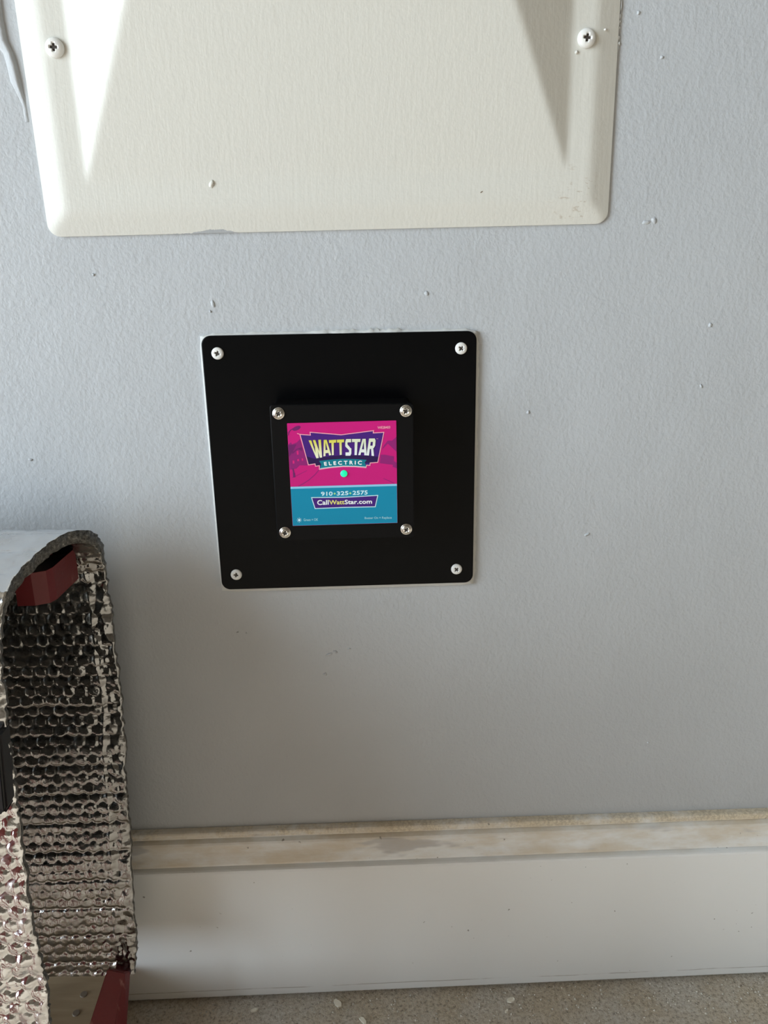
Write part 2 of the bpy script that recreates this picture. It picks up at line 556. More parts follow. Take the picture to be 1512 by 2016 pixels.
def rounded_slab(name, corners, y0, y1, rad, edge, mat, parent, n=8):
    """corners: TL, TR, BR, BL points; slab from y0 (wall side) to y1 (front), rounded corners and softened front edge"""
    c = [Vector(p) for p in corners]
    wd = (c[1] - c[0]).length
    def outline(inset):
        out = []
        rr = max(rad - inset, 0.0002)
        us = rr / wd
        ins = inset / wd
        for (cu, cv, a0) in ((ins + us, ins + us, 180), (1 - ins - us, ins + us, 270), (1 - ins - us, 1 - ins - us, 0), (ins + us, 1 - ins - us, 90)):
            for k in range(n + 1):
                a = math.radians(a0 + 90 * k / n)
                out.append(quad_pt(c, cu + us * math.cos(a), cv + us * math.sin(a)))
        return out
    rings = [(0, y0), (0, y1 + edge), (edge * 0.3, y1 + edge * 0.3), (edge, y1)]
    v, f = [], []
    m = 4 * (n + 1)
    for ins, y in rings:
        v += [(p.x, y, p.z) for p in outline(ins)]
    for j in range(len(rings) - 1):
        for i in range(m):
            f.append((j * m + i, j * m + (i + 1) % m, (j + 1) * m + (i + 1) % m, (j + 1) * m + i))
    f.append(tuple(range((len(rings) - 1) * m, len(rings) * m)))
    f.append(tuple(reversed(range(m))))
    me = mesh(name, v, f)
    bm = bmesh.new()
    bm.from_mesh(me)
    bmesh.ops.recalc_face_normals(bm, faces=bm.faces[:])
    bm.to_mesh(me)
    bm.free()
    return link(name, me, mat, parent)

YP = -0.0045
pc = [at(394.5, 661.5, YP), at(939, 651.5, YP), at(931, 1147, YP), at(437.5, 1161.5, YP)]
plate = rounded_slab('plate', pc, 0.0, YP, 0.0068, 0.0007, M['plate'], dev)

# whitish paint and filler edge left around the plate, wavy outer line
def filler_ring():
    c = [Vector((p.x, 0, p.z)) for p in [at(394.5, 661.5, 0), at(939, 651.5, 0), at(931, 1147, 0), at(437.5, 1161.5, 0)]]
    ctr = sum(c, Vector()) / 4
    v, f = [], []
    n = 90
    per = []
    for s in range(4):
        a, b = c[s], c[(s + 1) % 4]
        for k in range(n):
            t = k / n
            per.append((a.lerp(b, t), s, t))
    m = len(per)
    for i, (p, s, t) in enumerate(per):
        # outward distance per side: top, right, bottom, left
        wd = (0.0022, 0.0019, 0.0014, 0.0010)[s]
        wd *= 1 + 0.25 * random.uniform(-1, 1)
        if s == 0 and 0.40 < t < 0.72:
            wd *= 1.0 + 0.5 * random.random()
        cr = min(t, 1 - t)
        if cr < 0.04:
            wd = wd * 0.6 - 0.0012 * (1 - cr / 0.04)
        nrm = [Vector((0, 0, 1)), Vector((1, 0, 0)), Vector((0, 0, -1)), Vector((-1, 0, 0))][s]
        hgt = 0.0022 + (0.0022 * random.random() if (s == 0 and 0.40 < t < 0.72) else 0)
        o = p + nrm * wd
        mid = p + nrm * wd * 0.6
        inn = p - (p - ctr).normalized() * 0.004
        v += [(o.x, 0.0002, o.z), (mid.x, -hgt, mid.z), (inn.x, -0.0016, inn.z)]
    for i in range(m):
        j = (i + 1) % m
        f += [(i * 3, j * 3, j * 3 + 1, i * 3 + 1), (i * 3 + 1, j * 3 + 1, j * 3 + 2, i * 3 + 2)]
    return mesh('filler_edge', v, f, True)
fo = link('filler_edge', filler_ring(), M['caulk'], dev)
fo['label'] = 'whitish filler line around the black plate'

sm = screw_mesh('plate_screw', 0.0044, 0.0020, 0.00080, 0.0024, 0.0010, 0.25, M['screw_white'])
for px, py, rz in ((428, 696, 0.35), (908, 686, 0.65), (465, 1132, 0.2), (899, 1121, 0.75)):
    p = at(px, py, YP - 0.001)
    p.y = YP
    put_screw(sm, p, rz, M['screw_white'], dev, 'white painted cross-head screw')

YB = -0.036
bc = [at(530, 797.5, YB), at(814.5, 794.5, YB), at(816, 1058, YB), at(546, 1065.5, YB)]
# case: body with a separate lid plate
ctr = sum((Vector(p) for p in bc), Vector()) / 4
def shrink(q, d):
    return [p + (Vector((ctr.x, p.y, ctr.z)) - p).normalized() * d for p in q]
rounded_slab('case_body', shrink(bc, 0.0014), YP, YB + 0.006, 0.003, 0.0004, M['case'], dev)
rounded_slab('case_lid', bc, YB + 0.0062, YB, 0.0022, 0.0007, M['case'], dev)
sm = screw_mesh('case_screw', 0.0034, 0.0018, 0.00075, 0.0022, 0.0010, 0.3, M['steel'])
wv, wf = [], []
for i in range(40):
    a = 2 * math.pi * i / 40
    for rr, yy in ((0.0022, -0.0004), (0.0040, -0.0004), (0.0044, 0.0), (0.0044, 0.0003)):
        wv.append((rr * math.cos(a), yy, rr * math.sin(a)))
for i in range(40):
    j = (i + 1) % 40
    for k in range(3):
        wf.append((i * 4 + k, i * 4 + k + 1, j * 4 + k + 1, j * 4 + k))
wm = mesh('washer', wv, wf, True)
wm.materials.append(M['steel'])
for px, py, rz in ((548, 814.5, 0.5), (799, 809.5, 0.65), (561, 1049, 0.25), (800, 1042.5, 0.6)):
    p = at(px, py, YB - 0.001)
    p.y = YB - 0.0004
    s = put_screw(sm, p, rz, M['steel'], dev, 'shiny steel cross-head screw')
    wo = bpy.data.objects.new('washer', wm)
    C.objects.link(wo)
    wo.parent = s

# ------------------------------------------------------------------ printed label
LY = YB - 0.0006
def ink(name, col, rough=0.38, **kw):
    return plain('ink_' + name, col, rough, Specular_IOR_Level=0.25, **kw)
INK = dict(pink=ink('magenta', (0.60, 0.008, 0.20)), teal=ink('teal', (0.0, 0.255, 0.43)), sky=ink('sky', (0.28, 0.62, 0.85)),
           violet=ink('violet', (0.060, 0.012, 0.200)), dark=ink('dark_violet', (0.022, 0.007, 0.075)), rose=ink('rose', (0.95, 0.42, 0.52)),
           plum=ink('plum', (0.29, 0.014, 0.175)), plum2=ink('plum_deep', (0.17, 0.014, 0.135)), hot=ink('hot', (0.68, 0.016, 0.20)),
           ribbon=ink('ribbon', (0.0, 0.205, 0.275)), white=ink('white', (0.90, 0.93, 0.95)), pale=ink('pale_blue', (0.62, 0.88, 0.96)),
           yellow=ink('yellow', (0.78, 0.72, 0.20)), lime=ink('lime', (0.35, 0.75, 0.30)), mint=ink('mint', (0.30, 0.62, 0.72)))
def grad_ink(name, top, bot, z0, z1):
    g = N('ink_' + name)
    z = g.xyz(g.coord())[2]
    g.set(Base_Color=g.ramp(g.smooth(z, z0, z1), [(0, bot), (1, top)]), Roughness=0.38)
    return g.m

def A8(x, y): return (580 + x / 8.4, 840 + y / 8.4)          # enlargements the print was measured on
def A5(x, y): return (540 + x / 5.4, 800 + y / 5.4)
def A7(x, y): return (570 + x / 6.873, 950 + y / 6.873)
def A2(x, y): return (560 + x / 12.6, 820 + y / 12.6)
def A3(x, y): return (690 + x / 13.44, 820 + y / 13.44)

LEVEL = {n_: i_ for i_, ns_ in enumerate((
    (), ('teal_field', 'street_line', 'houses', 'right_house'), ('roof', 'house_window', 'lamp_foot', 'street_lamp', 'horizon_band', 'diamond', 'phone_lettering', 'web_banner', 'note_lettering', 'light_symbol', 'code_lettering'),
    ('logo_banner', 'web_banner_outline'), ('banner_foot', 'web_lettering'), ('banner_outline', 'lettering_shadow', 'trademark'), ('ribbon', 'logo_lettering'), ('ribbon_outline', 'ribbon_lettering'))) for n_ in ns_}
def level_y(name):
    return LY - 0.00003 * LEVEL[name] - 0.00001

def print_polys(name, polys, mat, parent):
    """polys: lists of photo pixels -> flat printed areas on the label"""
    y = level_y(name)
    v, f = [], []
    for n_, pl in enumerate(polys):
        k = len(v)
        q = [at(px, py, y - (n_ % 6) * 0.000004) for px, py in pl]
        area_ = sum(q[i].x * q[(i + 1) % len(q)].z - q[(i + 1) % len(q)].x * q[i].z for i in range(len(q)))
        if area_ < 0:
            q.reverse()
        v += [tuple(p) for p in q]
        f.append(tuple(range(k, k + len(q))))
    return link(name, mesh(name, v, f), mat, parent)

def stroke(pts, wd, closed=False):
    """mitred line of even width as quads that share their joints"""
    n = len(pts)
    P = [Vector(p) for p in pts]
    off = []
    for i in range(n):
        a = P[i] - P[i - 1] if (i > 0 or closed) else P[1] - P[0]
        b = P[(i + 1) % n] - P[i] if (i < n - 1 or closed) else P[i] - P[i - 1]
        na, nb = Vector((-a.y, a.x)).normalized(), Vector((-b.y, b.x)).normalized()
        m = (na + nb)
        m = m.normalized() if m.length > 1e-4 else na
        off.append(m * (wd / 2 / max(0.35, m.dot(na))))
    out = []
    for i in range(n if closed else n - 1):
        j = (i + 1) % n
        out.append([tuple(P[i] + off[i]), tuple(P[j] + off[j]), tuple(P[j] - off[j]), tuple(P[i] - off[i])])
    return out

def text_mesh(s, bold):
    c = bpy.data.curves.new('t', 'FONT')
    c.body = s
    c.size = 1.0
    c.offset = bold
    c.resolution_u = 3
    o = bpy.data.objects.new('t', c)
    C.objects.link(o)
    dg = bpy.context.evaluated_depsgraph_get()
    me = bpy.data.meshes.new_from_object(o.evaluated_get(dg))
    bpy.data.objects.remove(o)
    bpy.data.curves.remove(c)
    return me

def print_text(name, s, quad, mat, parent, bold=0.0, arch=0.0):
    """fit the string into the pixel quad TL, TR, BR, BL; bold = extra stroke width (pixels), arch lifts the middle (pixels)"""
    me = text_mesh(s, 0.0)
    co = np.array([v.co[:] for v in me.vertices])
    fs = [tuple(p.vertices) for p in me.polygons]
    bpy.data.meshes.remove(me)
    lo, hi = co.min(0), co.max(0)
    y = level_y(name)
    V_, F_ = [], []
    for n_, (ox, oy) in enumerate(((0, 0), (bold, 0), (-bold, 0), (bold * .5, bold), (-bold * .5, -bold)) if bold else ((0, 0),)):
        k = len(V_)
        for c in co:
            u = (c[0] - lo[0]) / (hi[0] - lo[0])
            t = 1 - (c[1] - lo[1]) / (hi[1] - lo[1])
            px = (quad[0][0] * (1 - u) + quad[1][0] * u) * (1 - t) + (quad[3][0] * (1 - u) + quad[2][0] * u) * t
            py = (quad[0][1] * (1 - u) + quad[1][1] * u) * (1 - t) + (quad[3][1] * (1 - u) + quad[2][1] * u) * t
            py -= arch * (1 - (2 * u - 1) ** 2)
            V_.append(tuple(at(px + ox, py + oy, y - n_ * 0.000004)))
        F_ += [tuple(k + i for i in f_) for f_ in fs]
    return link(name, mesh(name, V_, F_), mat, parent)

lc = [at(565, 833.5, LY), at(780.2, 827.8, LY), at(782.6, 1029.6, LY), at(576.1, 1035.6, LY)]
label = rounded_slab('label', lc, YB + 0.0002, LY, 0.0004, 0.0001, INK['pink'], dev)
label['label'] = 'pink and teal printed label'
lp = label
hor = [A5(173, 858), A5(1303, 826)]                          # horizon line
print_polys('teal_field', [[(hor[0][0], hor[0][1] + 2), (hor[1][0], hor[1][1] + 2), (782.3, 1029.2), (576.4, 1035.2)]], INK['teal'], lp)
# street picture
road = [A2(855, 1330), A2(620, 1560), A2(400, 1700), A2(330, 1745), A2(1512, 1725), A2(1512, 1330)]
for sp in (stroke([A2(855, 1325), A2(760, 1440), A2(600, 1580), A2(470, 1665), A2(340, 1735)], 1.6), stroke([A2(560, 1340), A2(300, 1470), A2(190, 1520)], 0.9),
           stroke([A3(870, 1640), A3(1010, 1700), A3(1150, 1770)], 1.2)):
    print_polys('street_line', sp, INK['plum'], lp)
print_polys('houses', [[A2(85, 700), A2(160, 640), A2(190, 690), A2(310, 640), A2(385, 560), A2(590, 1200), A2(560, 1215), A2(380, 1210), A2(300, 1290), A2(140, 1320)],
                      [A3(970, 545), A3(1060, 560), A3(1212, 500), A3(1222, 1000), A3(1150, 1050), A3(1130, 1360), A3(1222, 1390), A3(1225, 1250), A3(1150, 1240),
                       A3(1140, 1060), A3(900, 1000), A3(800, 1020), A3(770, 1230), A3(1100, 1290), A3(1120, 1050), A3(800, 1020), A3(860, 800), A3(960, 680)]][:1], INK['plum'], lp)
print_polys('roof', [[A2(90, 710), A2(300, 690), A2(215, 860), A2(120, 1000)], [A2(310, 800), A2(430, 760), A2(440, 860), A2(330, 810), A2(200, 930), A2(190, 890)]], INK['plum2'], lp)
print_polys('right_house', [[A3(1212, 540), A3(1100, 640), A3(985, 640), A3(880, 770), A3(830, 880), A3(990, 720), A3(1215, 930)],
                            [A3(800, 1010), A3(900, 1010), A3(1150, 1055), A3(1140, 1280), A3(775, 1235)],
                            [A3(1140, 1170), A3(1225, 1230), A3(1225, 1370), A3(1115, 1330)]], INK['plum'], lp)
print_polys('house_window', [[A2(300, 855), A2(345, 850), A2(352, 945), A2(310, 950)], [A2(200, 1095), A2(245, 1090), A2(250, 1165), A2(205, 1170)],
                             [A2(315, 1060), A2(362, 1050), A2(366, 1105), A2(320, 1110)], [A2(425, 1040), A2(462, 1035), A2(468, 1095), A2(432, 1100)]], INK['hot'], lp)
lampo = [(300 + 100 * math.cos(a) - 16 * math.sin(a), 292 + 58 * math.sin(a) - 22 * math.cos(a)) for a in [i * math.pi / 10 for i in range(20)]]
print_polys('street_lamp', [[A2(*p) for p in lampo]] + stroke([A2(215, 300), A2(150, 340), A2(110, 390), A2(95, 470)], 1.8), INK['plum2'], lp)
print_polys('lamp_foot', stroke([A2(210, 1290), A2(232, 1400)], 3.0) + stroke([A2(235, 1400), A2(245, 1510)], 4.6), INK['plum2'], lp)
print_polys('horizon_band', [[(hor[0][0], hor[0][1] - 0.4), (hor[1][0], hor[1][1] - 0.4), (hor[1][0], hor[1][1] + 3.6), (hor[0][0], hor[0][1] + 3.6)]], INK['sky'], lp)
# logo banner with rose outline
ban = [A8(88, 128), A8(262, 140), A8(255, 92), A8(770, 135), A8(1306, 66), A8(1300, 104), A8(1476, 94), A8(1375, 590), A8(1250, 600), A8(1246, 640), A8(1190, 636), A8(1180, 678),
       A8(1000, 662), A8(800, 660), A8(600, 678), A8(410, 706), A8(410, 645), A8(345, 655), A8(338, 615), A8(228, 632)]
print_polys('logo_banner', [ban], INK['violet'], lp)
print_polys('banner_foot', [[A8(190, 490), A8(330, 530), A8(470, 505), A8(800, 470), A8(1180, 480), A8(1310, 490), A8(1390, 500), A8(1372, 588), A8(1252, 598), A8(420, 640), A8(348, 650), A8(340, 612), A8(232, 628)]], INK['dark'], lp)
print_polys('banner_outline', stroke(ban, 1.55, True) + stroke([A8(40, 112), A8(90, 128)], 1.2), INK['rose'], lp)
rib = [A8(405, 566), A8(600, 545), A8(800, 532), A8(1000, 536), A8(1192, 548), A8(1160, 590), A8(1182, 662), A8(1000, 650), A8(800, 648), A8(600, 664), A8(424, 690), A8(440, 622)]
print_polys('ribbon', [rib], INK['ribbon'], lp)
print_polys('ribbon_outline', stroke([A8(424, 692), A8(600, 666), A8(800, 650), A8(1000, 652), A8(1182, 664)], 0.9), INK['pale'], lp)
print_text('ribbon_lettering', 'E L E C T R I C', [A8(486, 588), A8(1112, 566), A8(1108, 628), A8(496, 644)], INK['white'], lp, 0.38, 1.1)

GL = {
 'W': [[(0, 1), (.21, 1), (.33, .30), (.40, .62), (.34, 1), (.54, 1), (.74, .34), (.79, 1), (1, 1), (.98, 0), (.72, 0), (.60, .40), (.58, 0), (.30, 0)]],
 'A': [[(0, 0), (.24, 0), (.30, .22), (.70, .22), (.76, 0), (1, 0), (.72, 1), (.28, 1), (.38, .40), (.50, .80), (.62, .40), (.38, .40), (.28, 1)]],
 'T': [[(0, 1), (1, 1), (1, .81), (.65, .81), (.65, 0), (.35, 0), (.35, .81), (0, .81)]],
}
# letters as simple convex or concave pieces in a unit square (x right, y up)
GL['A'] = [[(0, 0), (.27, 0), (.50, .86), (.62, 1), (.28, 1)], [(1, 0), (.73, 0), (.50, .86), (.38, 1), (.72, 1)], [(.26, .17), (.74, .17), (.68, .36), (.32, .36)]]
GL['S'] = [[(0, .84), (.14, 1), (.95, 1), (.95, .80), (.36, .80), (.36, .66), (0, .60)], [(0, .62), (.36, .68), (1, .40), (1, .34), (.64, .32), (0, .56)],
           [(1, .44), (1, .12), (.84, 0), (.04, 0), (.04, .20), (.62, .20), (.62, .40)]]
GL['R'] = [[(0, 0), (.32, 0), (.32, 1), (0, 1)], [(.32, 1), (.84, 1), (1, .88), (.66, .80), (.32, .80)], [(1, .88), (1, .58), (.86, .47), (.64, .58), (.64, .80)],
           [(.32, .58), (.66, .58), (.88, .48), (.74, .39), (.32, .39)], [(.50, .39), (.80, .39), (.98, 0), (.66, 0)]]
zt, zb_ = at(*A8(700, 200), LY).z, at(*A8(700, 500), LY).z
ywat = grad_ink('watt', (0.72, 0.68, 0.075), (0.86, 0.86, 0.62), zb_, zt)
ystr = grad_ink('star', (0.74, 0.80, 0.58), (0.84, 0.90, 0.93), zb_, zt)
LET = [('W', (232, 228), (435, 215), (458, 508), (318, 530), 0), ('A', (452, 220), (560, 216), (606, 470), (476, 492), 0), ('T', (566, 222), (688, 216), (676, 468), (588, 474), 0),
       ('T', (698, 216), (818, 210), (810, 464), (716, 470), 0), ('S', (838, 206), (940, 204), (938, 480), (838, 480), 1), ('T', (948, 204), (1090, 202), (1066, 470), (954, 470), 1),
       ('A', (1088, 202), (1210, 200), (1190, 474), (1052, 470), 1), ('R', (1232, 196), (1342, 194), (1316, 486), (1188, 474), 1)]
for word, nm, mt in ((0, 'logo_lettering', ywat), (1, 'logo_lettering', ystr)):
    polys, shad = [], []
    for ch, a, b, c, d, k in LET:
        if k != word:
            continue
        for pl in GL[ch]:
            q = []
            for (u, t) in pl:
                if ch == 'T' and 0.3 < u < 0.7:          # keep the stem broad where the quad narrows
                    u = 0.5 + (u - 0.5) * 1.15
                t = 1 - t
                q.append(((a[0] * (1 - u) + b[0] * u) * (1 - t) + (d[0] * (1 - u) + c[0] * u) * t, (a[1] * (1 - u) + b[1] * u) * (1 - t) + (d[1] * (1 - u) + c[1] * u) * t))
            polys.append([A8(*p) for p in q])
            shad.append([A8(p[0] + 9, p[1] + 9) for p in q])
    print_polys('lettering_shadow', shad, INK['dark'], lp)
    print_polys(nm, polys, mt, lp)
print_text('trademark', 'TM', [A8(1352, 196), A8(1380, 195), A8(1379, 208), A8(1351, 209)], INK['rose'], lp)
print_text('code_lettering', 'WE28403', [A3(715, 262), A3(1050, 252), A3(1050, 316), A3(722, 326)], INK['rose'], lp, 0.14)
# phone number with lime diamonds
for s, q in (('910', [(427, 128), (582, 124), (580, 176), (430, 180)]), ('325', [(641, 122), (796, 116), (794, 168), (640, 174)]), ('2575', [(856, 114), (1056, 108), (1054, 160), (856, 166)])):
    print_text('phone_lettering', s, [A7(*p) for p in q], INK['pale'], lp, 0.36)
print_polys('diamond', [[A7(cx - 17, cy), A7(cx, cy - 17), A7(cx + 17, cy), A7(cx, cy + 17)] for cx, cy in ((611, 150), (822, 145))], INK['lime'], lp)
wb = [A7(298, 204), A7(740, 200), A7(1194, 174), A7(1160, 328), A7(740, 336), A7(346, 352)]
print_polys('web_banner', [wb], INK['violet'], lp)
print_polys('web_banner_outline', stroke(wb, 1.5, True), INK['pale'], lp)
for s, q, m_ in (('Call', [(375, 240), (528, 236), (528, 298), (378, 304)], 'white'), ('Watt', [(536, 240), (742, 236), (742, 292), (540, 298)], 'yellow'),
                 ('Star.com', [(748, 236), (1114, 228), (1114, 284), (748, 292)], 'white')):
    print_text('web_lettering', s, [A7(*p) for p in q], INK[m_], lp, 0.36)
print_text('note_lettering', 'Green = OK', [A7(190, 488), A7(386, 484), A7(386, 518), A7(192, 522)], INK['mint'], lp, 0.12)
print_text('note_lettering', 'Buzzer On = Replace', [A7(1018, 466), A7(1382, 458), A7(1382, 498), A7(1018, 502)], INK['mint'], lp, 0.12)
sun = [A7(132 + 17 * math.cos(a), 508 + 17 * math.sin(a)) for a in [i * math.pi / 8 for i in range(16)]]
print_polys('light_symbol', [sun] + [stroke([A7(132 + 22 * math.cos(a), 508 + 22 * math.sin(a)), A7(132 + 34 * math.cos(a), 508 + 34 * math.sin(a))], 0.7)[0] for a in [i * math.pi / 4 for i in range(8)]], INK['pale'], lp)
# green status light, lit
g = N('green_light')
g.set(Base_Color=(0.02, 0.6, 0.32), Emission_Color=(0.0, 1.0, 0.42), Emission_Strength=0.42, Roughness=0.3)
p = at(*A8(815, 776), LY)
v, f = [], []
rr = 62 / 8.4 * 0.000349
for j in range(5):
    t = j / 5 * math.pi / 2
    for i in range(24):
        a = 2 * math.pi * i / 24
        v.append((p.x + rr * math.cos(t) * math.cos(a), LY - 0.0004 - 0.0010 * math.sin(t) if j else LY - 0.00002, p.z + rr * math.cos(t) * math.sin(a)))
v.append((p.x, LY - 0.0019, p.z))
for j in range(4):
    for i in range(24):
        f.append((j * 24 + i, j * 24 + (i + 1) % 24, (j + 1) * 24 + (i + 1) % 24, (j + 1) * 24 + i))
f += [(96 + i, 96 + (i + 1) % 24, 120) for i in range(24)]
so = link('status_light', mesh('status_light', v, f, True), g.m, dev)
so['label'] = 'glowing green status light'

# ------------------------------------------------------------------ foil bubble cover folded over, open end towards the middle
END = [(246, 2016, -.070), (258, 1965, -.066), (270, 1880, -.060), (270, 1800, -.054), (262, 1680, -.046), (253, 1560, -.040), (243, 1400, -.034), (232, 1280, -.030),
       (216, 1150, -.026), (206, 1085, -.029), (196, 1057, -.035), (176, 1043, -.045), (150, 1040, -.056), (118, 1052, -.070), (75, 1084, -.090), (40, 1117, -.108), (14, 1150, -.124), (4, 1185, -.133),
       (3, 1280, -.142), (10, 1400, -.150), (20, 1520, -.158), (35, 1640, -.166), (55, 1760, -.174), (78, 1890, -.182), (95, 2016, -.190)]
E3 = [np.array(at(*e)) for e in END]
first, last = E3[0], E3[-1]
E3 = [np.array(at(266, 1912, -.0625))] + E3[2:] + [last + np.array((0.002, -0.001, -0.020))]                  # the sheet hangs clear of the floor
E3 = np.array(E3)
def catmull(P, per=24):
    Q = np.vstack([2 * P[0] - P[1], P, 2 * P[-1] - P[-2]])
    out = []
    t = np.linspace(0, 1, per, endpoint=False)[:, None]
    for i in range(len(P) - 1):
        a, b, c, d = Q[i:i + 4]
        out.append(0.5 * (2 * b + (c - a) * t + (2 * a - 5 * b + 4 * c - d) * t ** 2 + (-a + 3 * b - 3 * c + d) * t ** 3))
    out.append(P[-1][None])
    return np.vstack(out)
def resample(P, step):
    d = np.r_[0, np.cumsum(np.linalg.norm(np.diff(P, axis=0), axis=1))]
    n = int(d[-1] / step)
    s = np.linspace(0, d[-1], n)
    return np.stack([np.interp(s, d, P[:, k]) for k in range(3)], -1), s
curve, S = resample(catmull(E3), 0.00125)
tan = np.gradient(curve, axis=0)
k_ = np.ones(9) / 9
tan = np.stack([np.convolve(np.pad(tan[:, i], 4, mode='edge'), k_, 'valid') for i in range(3)], -1)
nrm2 = np.stack([np.zeros(len(S)), tan[:, 2], -tan[:, 1]], -1)        # in the y-z plane
nrm2 /= np.linalg.norm(nrm2, axis=1)[:, None]
# outward normal: on the back leaf (going up) it points to the wall (+y)
if nrm2[len(S) // 6, 1] < 0:
    nrm2 = -nrm2
LX = np.r_[np.arange(0, 0.14, 0.00125), np.arange(0.14, 0.62, 0.0035)]
def bubbles(s, x, seed, power):
    p = 0.0098
    row = np.round(s / (p * 0.87))
    off = (row % 2) * 0.5 * p
    col = np.round((x - off) / p)
    ds, dx = s - row * p * 0.87, x - off - col * p
    jit = np.sin(row * 12.9898 + col * 78.233 + seed) * 43758.5453
    jit = jit - np.floor(jit)
    d = np.sqrt(ds ** 2 + dx ** 2) / 0.0046
    dome = np.clip(1 - d ** power, 0, None) ** 0.5
    tilt = (ds * np.sin(jit * 40) + dx * np.cos(jit * 40)) / 0.0046 * 0.22          # slack tops lean at random
    return dome * (0.65 + 0.35 * jit + tilt)
ss, xx = np.meshgrid(S, LX, indexing='ij')
ns_ = np.arange(0, S[-1] + 0.06, 0.026)
crease = np.interp(S, ns_, np.random.default_rng(5).uniform(-1, 1, len(ns_)))[:, None]
big = vnoise(ss, xx, 0.07, 1) * 0.0018 + vnoise(ss, xx + 3, 0.03, 2) * 0.0010 + crease * 0.0012
mid = vnoise(ss * 1.0, xx * 1.3 + 1, 0.008, 3) * 0.00045 + vnoise(ss, xx, 0.0042, 4) * 0.00022
rowline = np.exp(-(((S / 0.0255) % 1.0 - 0.5) / 0.05) ** 2)[:, None]      # pressed lines between every third bubble row
fade = np.clip(xx / 0.004, 0, 1)
def arc_of(e):
    return S[np.argmin(np.linalg.norm(curve - np.array(at(*e)), axis=1))]
st0, st1 = arc_of((212, 1120, -.027)), arc_of((3, 1230, -.138))           # the fold at the top
arch = np.clip((ss - st0) / 0.02, 0, 1) * np.clip((st1 - ss) / 0.02, 0, 1)
TH = 0.0034 + 0.0058 * arch
# hem: pressed seam line and crumpled margin near the open end of the back leaf
back = np.clip((st0 + 0.03 - ss) / 0.02, 0, 1)
hem = np.exp(-((xx - 0.0155 - 0.0012 * vnoise(ss, xx * 0, 0.02, 9)) / 0.0012) ** 2) * back
marg = np.clip((0.014 - xx) / 0.003, 0, 1) * back
near = np.clip((0.03 - xx) / 0.012, 0, 1) * arch
def leaf(sign):
    b = bubbles(ss, xx, 1.0 if sign > 0 else 5.0, 2.6 if sign > 0 else 10.0)
    amp = 0.0019 * (1 - 0.35 * marg) * (1 - 0.8 * near) * (0.55 if sign < 0 else 1 - 0.85 * arch)
    h = big * (1 - 0.6 * near) + (-TH if sign < 0 else 0) + sign * (b * amp + hem * 0.0010 - rowline * 0.0006) * fade + mid * (0.9 + 1.4 * marg + (1.6 * (ss > st1) if sign > 0 else 0)) + marg * 0.0009 * vnoise(ss, xx, 0.008, 21)
    P = curve[:, None, :] + nrm2[:, None, :] * (h - 0.0008)[:, :, None]
    P[:, :, 0] -= xx
    edge = 0.0011 * vnoise(ss, xx, 0.003, 31) + 0.0010 * vnoise(ss, xx, 0.016, 33)
    P[:, :, 0] += edge * (1 - fade)
    return P
Po, Pi = leaf(1), leaf(-1)
n, m = ss.shape
idx = np.arange(n * m).reshape(n, m)
qo = np.stack([idx[:-1, :-1], idx[:-1, 1:], idx[1:, 1:], idx[1:, :-1]], -1).reshape(-1, 4)
qi = qo[:, ::-1] + n * m
e0 = idx[:, 0]
rim = np.stack([e0[:-1], e0[1:], e0[1:] + n * m, e0[:-1] + n * m], -1)
e1 = idx[:, -1]
rim2 = np.stack([e1[:-1], e1[:-1] + n * m, e1[1:] + n * m, e1[1:]], -1)
Vv = np.vstack([Po.reshape(-1, 3), Pi.reshape(-1, 3)])
Vv[:, 1] = np.minimum(Vv[:, 1], np.where(Vv[:, 2] < 0.186, -0.0172, -0.0008))
Vv[:, 2] = np.maximum(Vv[:, 2], 0.0005)
cover = empty('foil_cover', Vector((-0.35, -0.12, 0)))
tag(cover, 'silver bubble foil insulation cover folded over like a tunnel, standing on the floor at left', 'insulation')
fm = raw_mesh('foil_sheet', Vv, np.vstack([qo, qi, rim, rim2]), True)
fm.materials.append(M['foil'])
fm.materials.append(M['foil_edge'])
fm.materials.append(M['foil_inner_shade'])
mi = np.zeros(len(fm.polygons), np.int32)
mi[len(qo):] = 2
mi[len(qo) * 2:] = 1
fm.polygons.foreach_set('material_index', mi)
link('foil_sheet', fm, None, cover)

# red hollow strip under the fold
ZR = 0.4635
loop_px = [(25, 1130), (60, 1129), (90, 1124), (104, 1117), (128, 1096), (153, 1074), (146, 1071), (128, 1070), (105, 1079), (80, 1092), (55, 1108), (36, 1124)]
top = [at_z(px, py, ZR) for px, py in loop_px]
cx = sum((p for p in top), Vector()) / len(top)
top = [Vector((p.x, max(min(p.y, -0.040), -0.128), p.z)) for p in top]
v, f = [], []
nL = len(top)
for p in top:
    q = cx + (p - cx) * 0.955
    v += [(p.x, p.y, ZR), (q.x, q.y, ZR), (q.x, q.y, ZR - 0.0235), (p.x, p.y, ZR - 0.0235)]
for i in range(nL):
    j = (i + 1) % nL
    for k in range(4):
        f.append((i * 4 + k, i * 4 + (k + 1) % 4, j * 4 + (k + 1) % 4, j * 4 + k))
me = mesh('red_strip', v, f)
bm = bmesh.new(); bm.from_mesh(me); bmesh.ops.recalc_face_normals(bm, faces=bm.faces[:]); bm.to_mesh(me); bm.free()
o = link('red_strip', me, M['red'], cover)
o['label'] = 'hollow dark red plastic strip under the fold'
me = mesh('shade_plug', [(cx.x + (p.x - cx.x) * 0.95, cx.y + (p.y - cx.y) * 0.95, z_) for z_ in (ZR - 0.004, ZR - 0.022) for p in top],
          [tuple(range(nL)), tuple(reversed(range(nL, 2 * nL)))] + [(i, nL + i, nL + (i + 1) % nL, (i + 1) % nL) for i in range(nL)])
o = link('shade_plug', me, M['rubber_and_shade'], cover)  # black plug painted in as the shade of the hollow strip
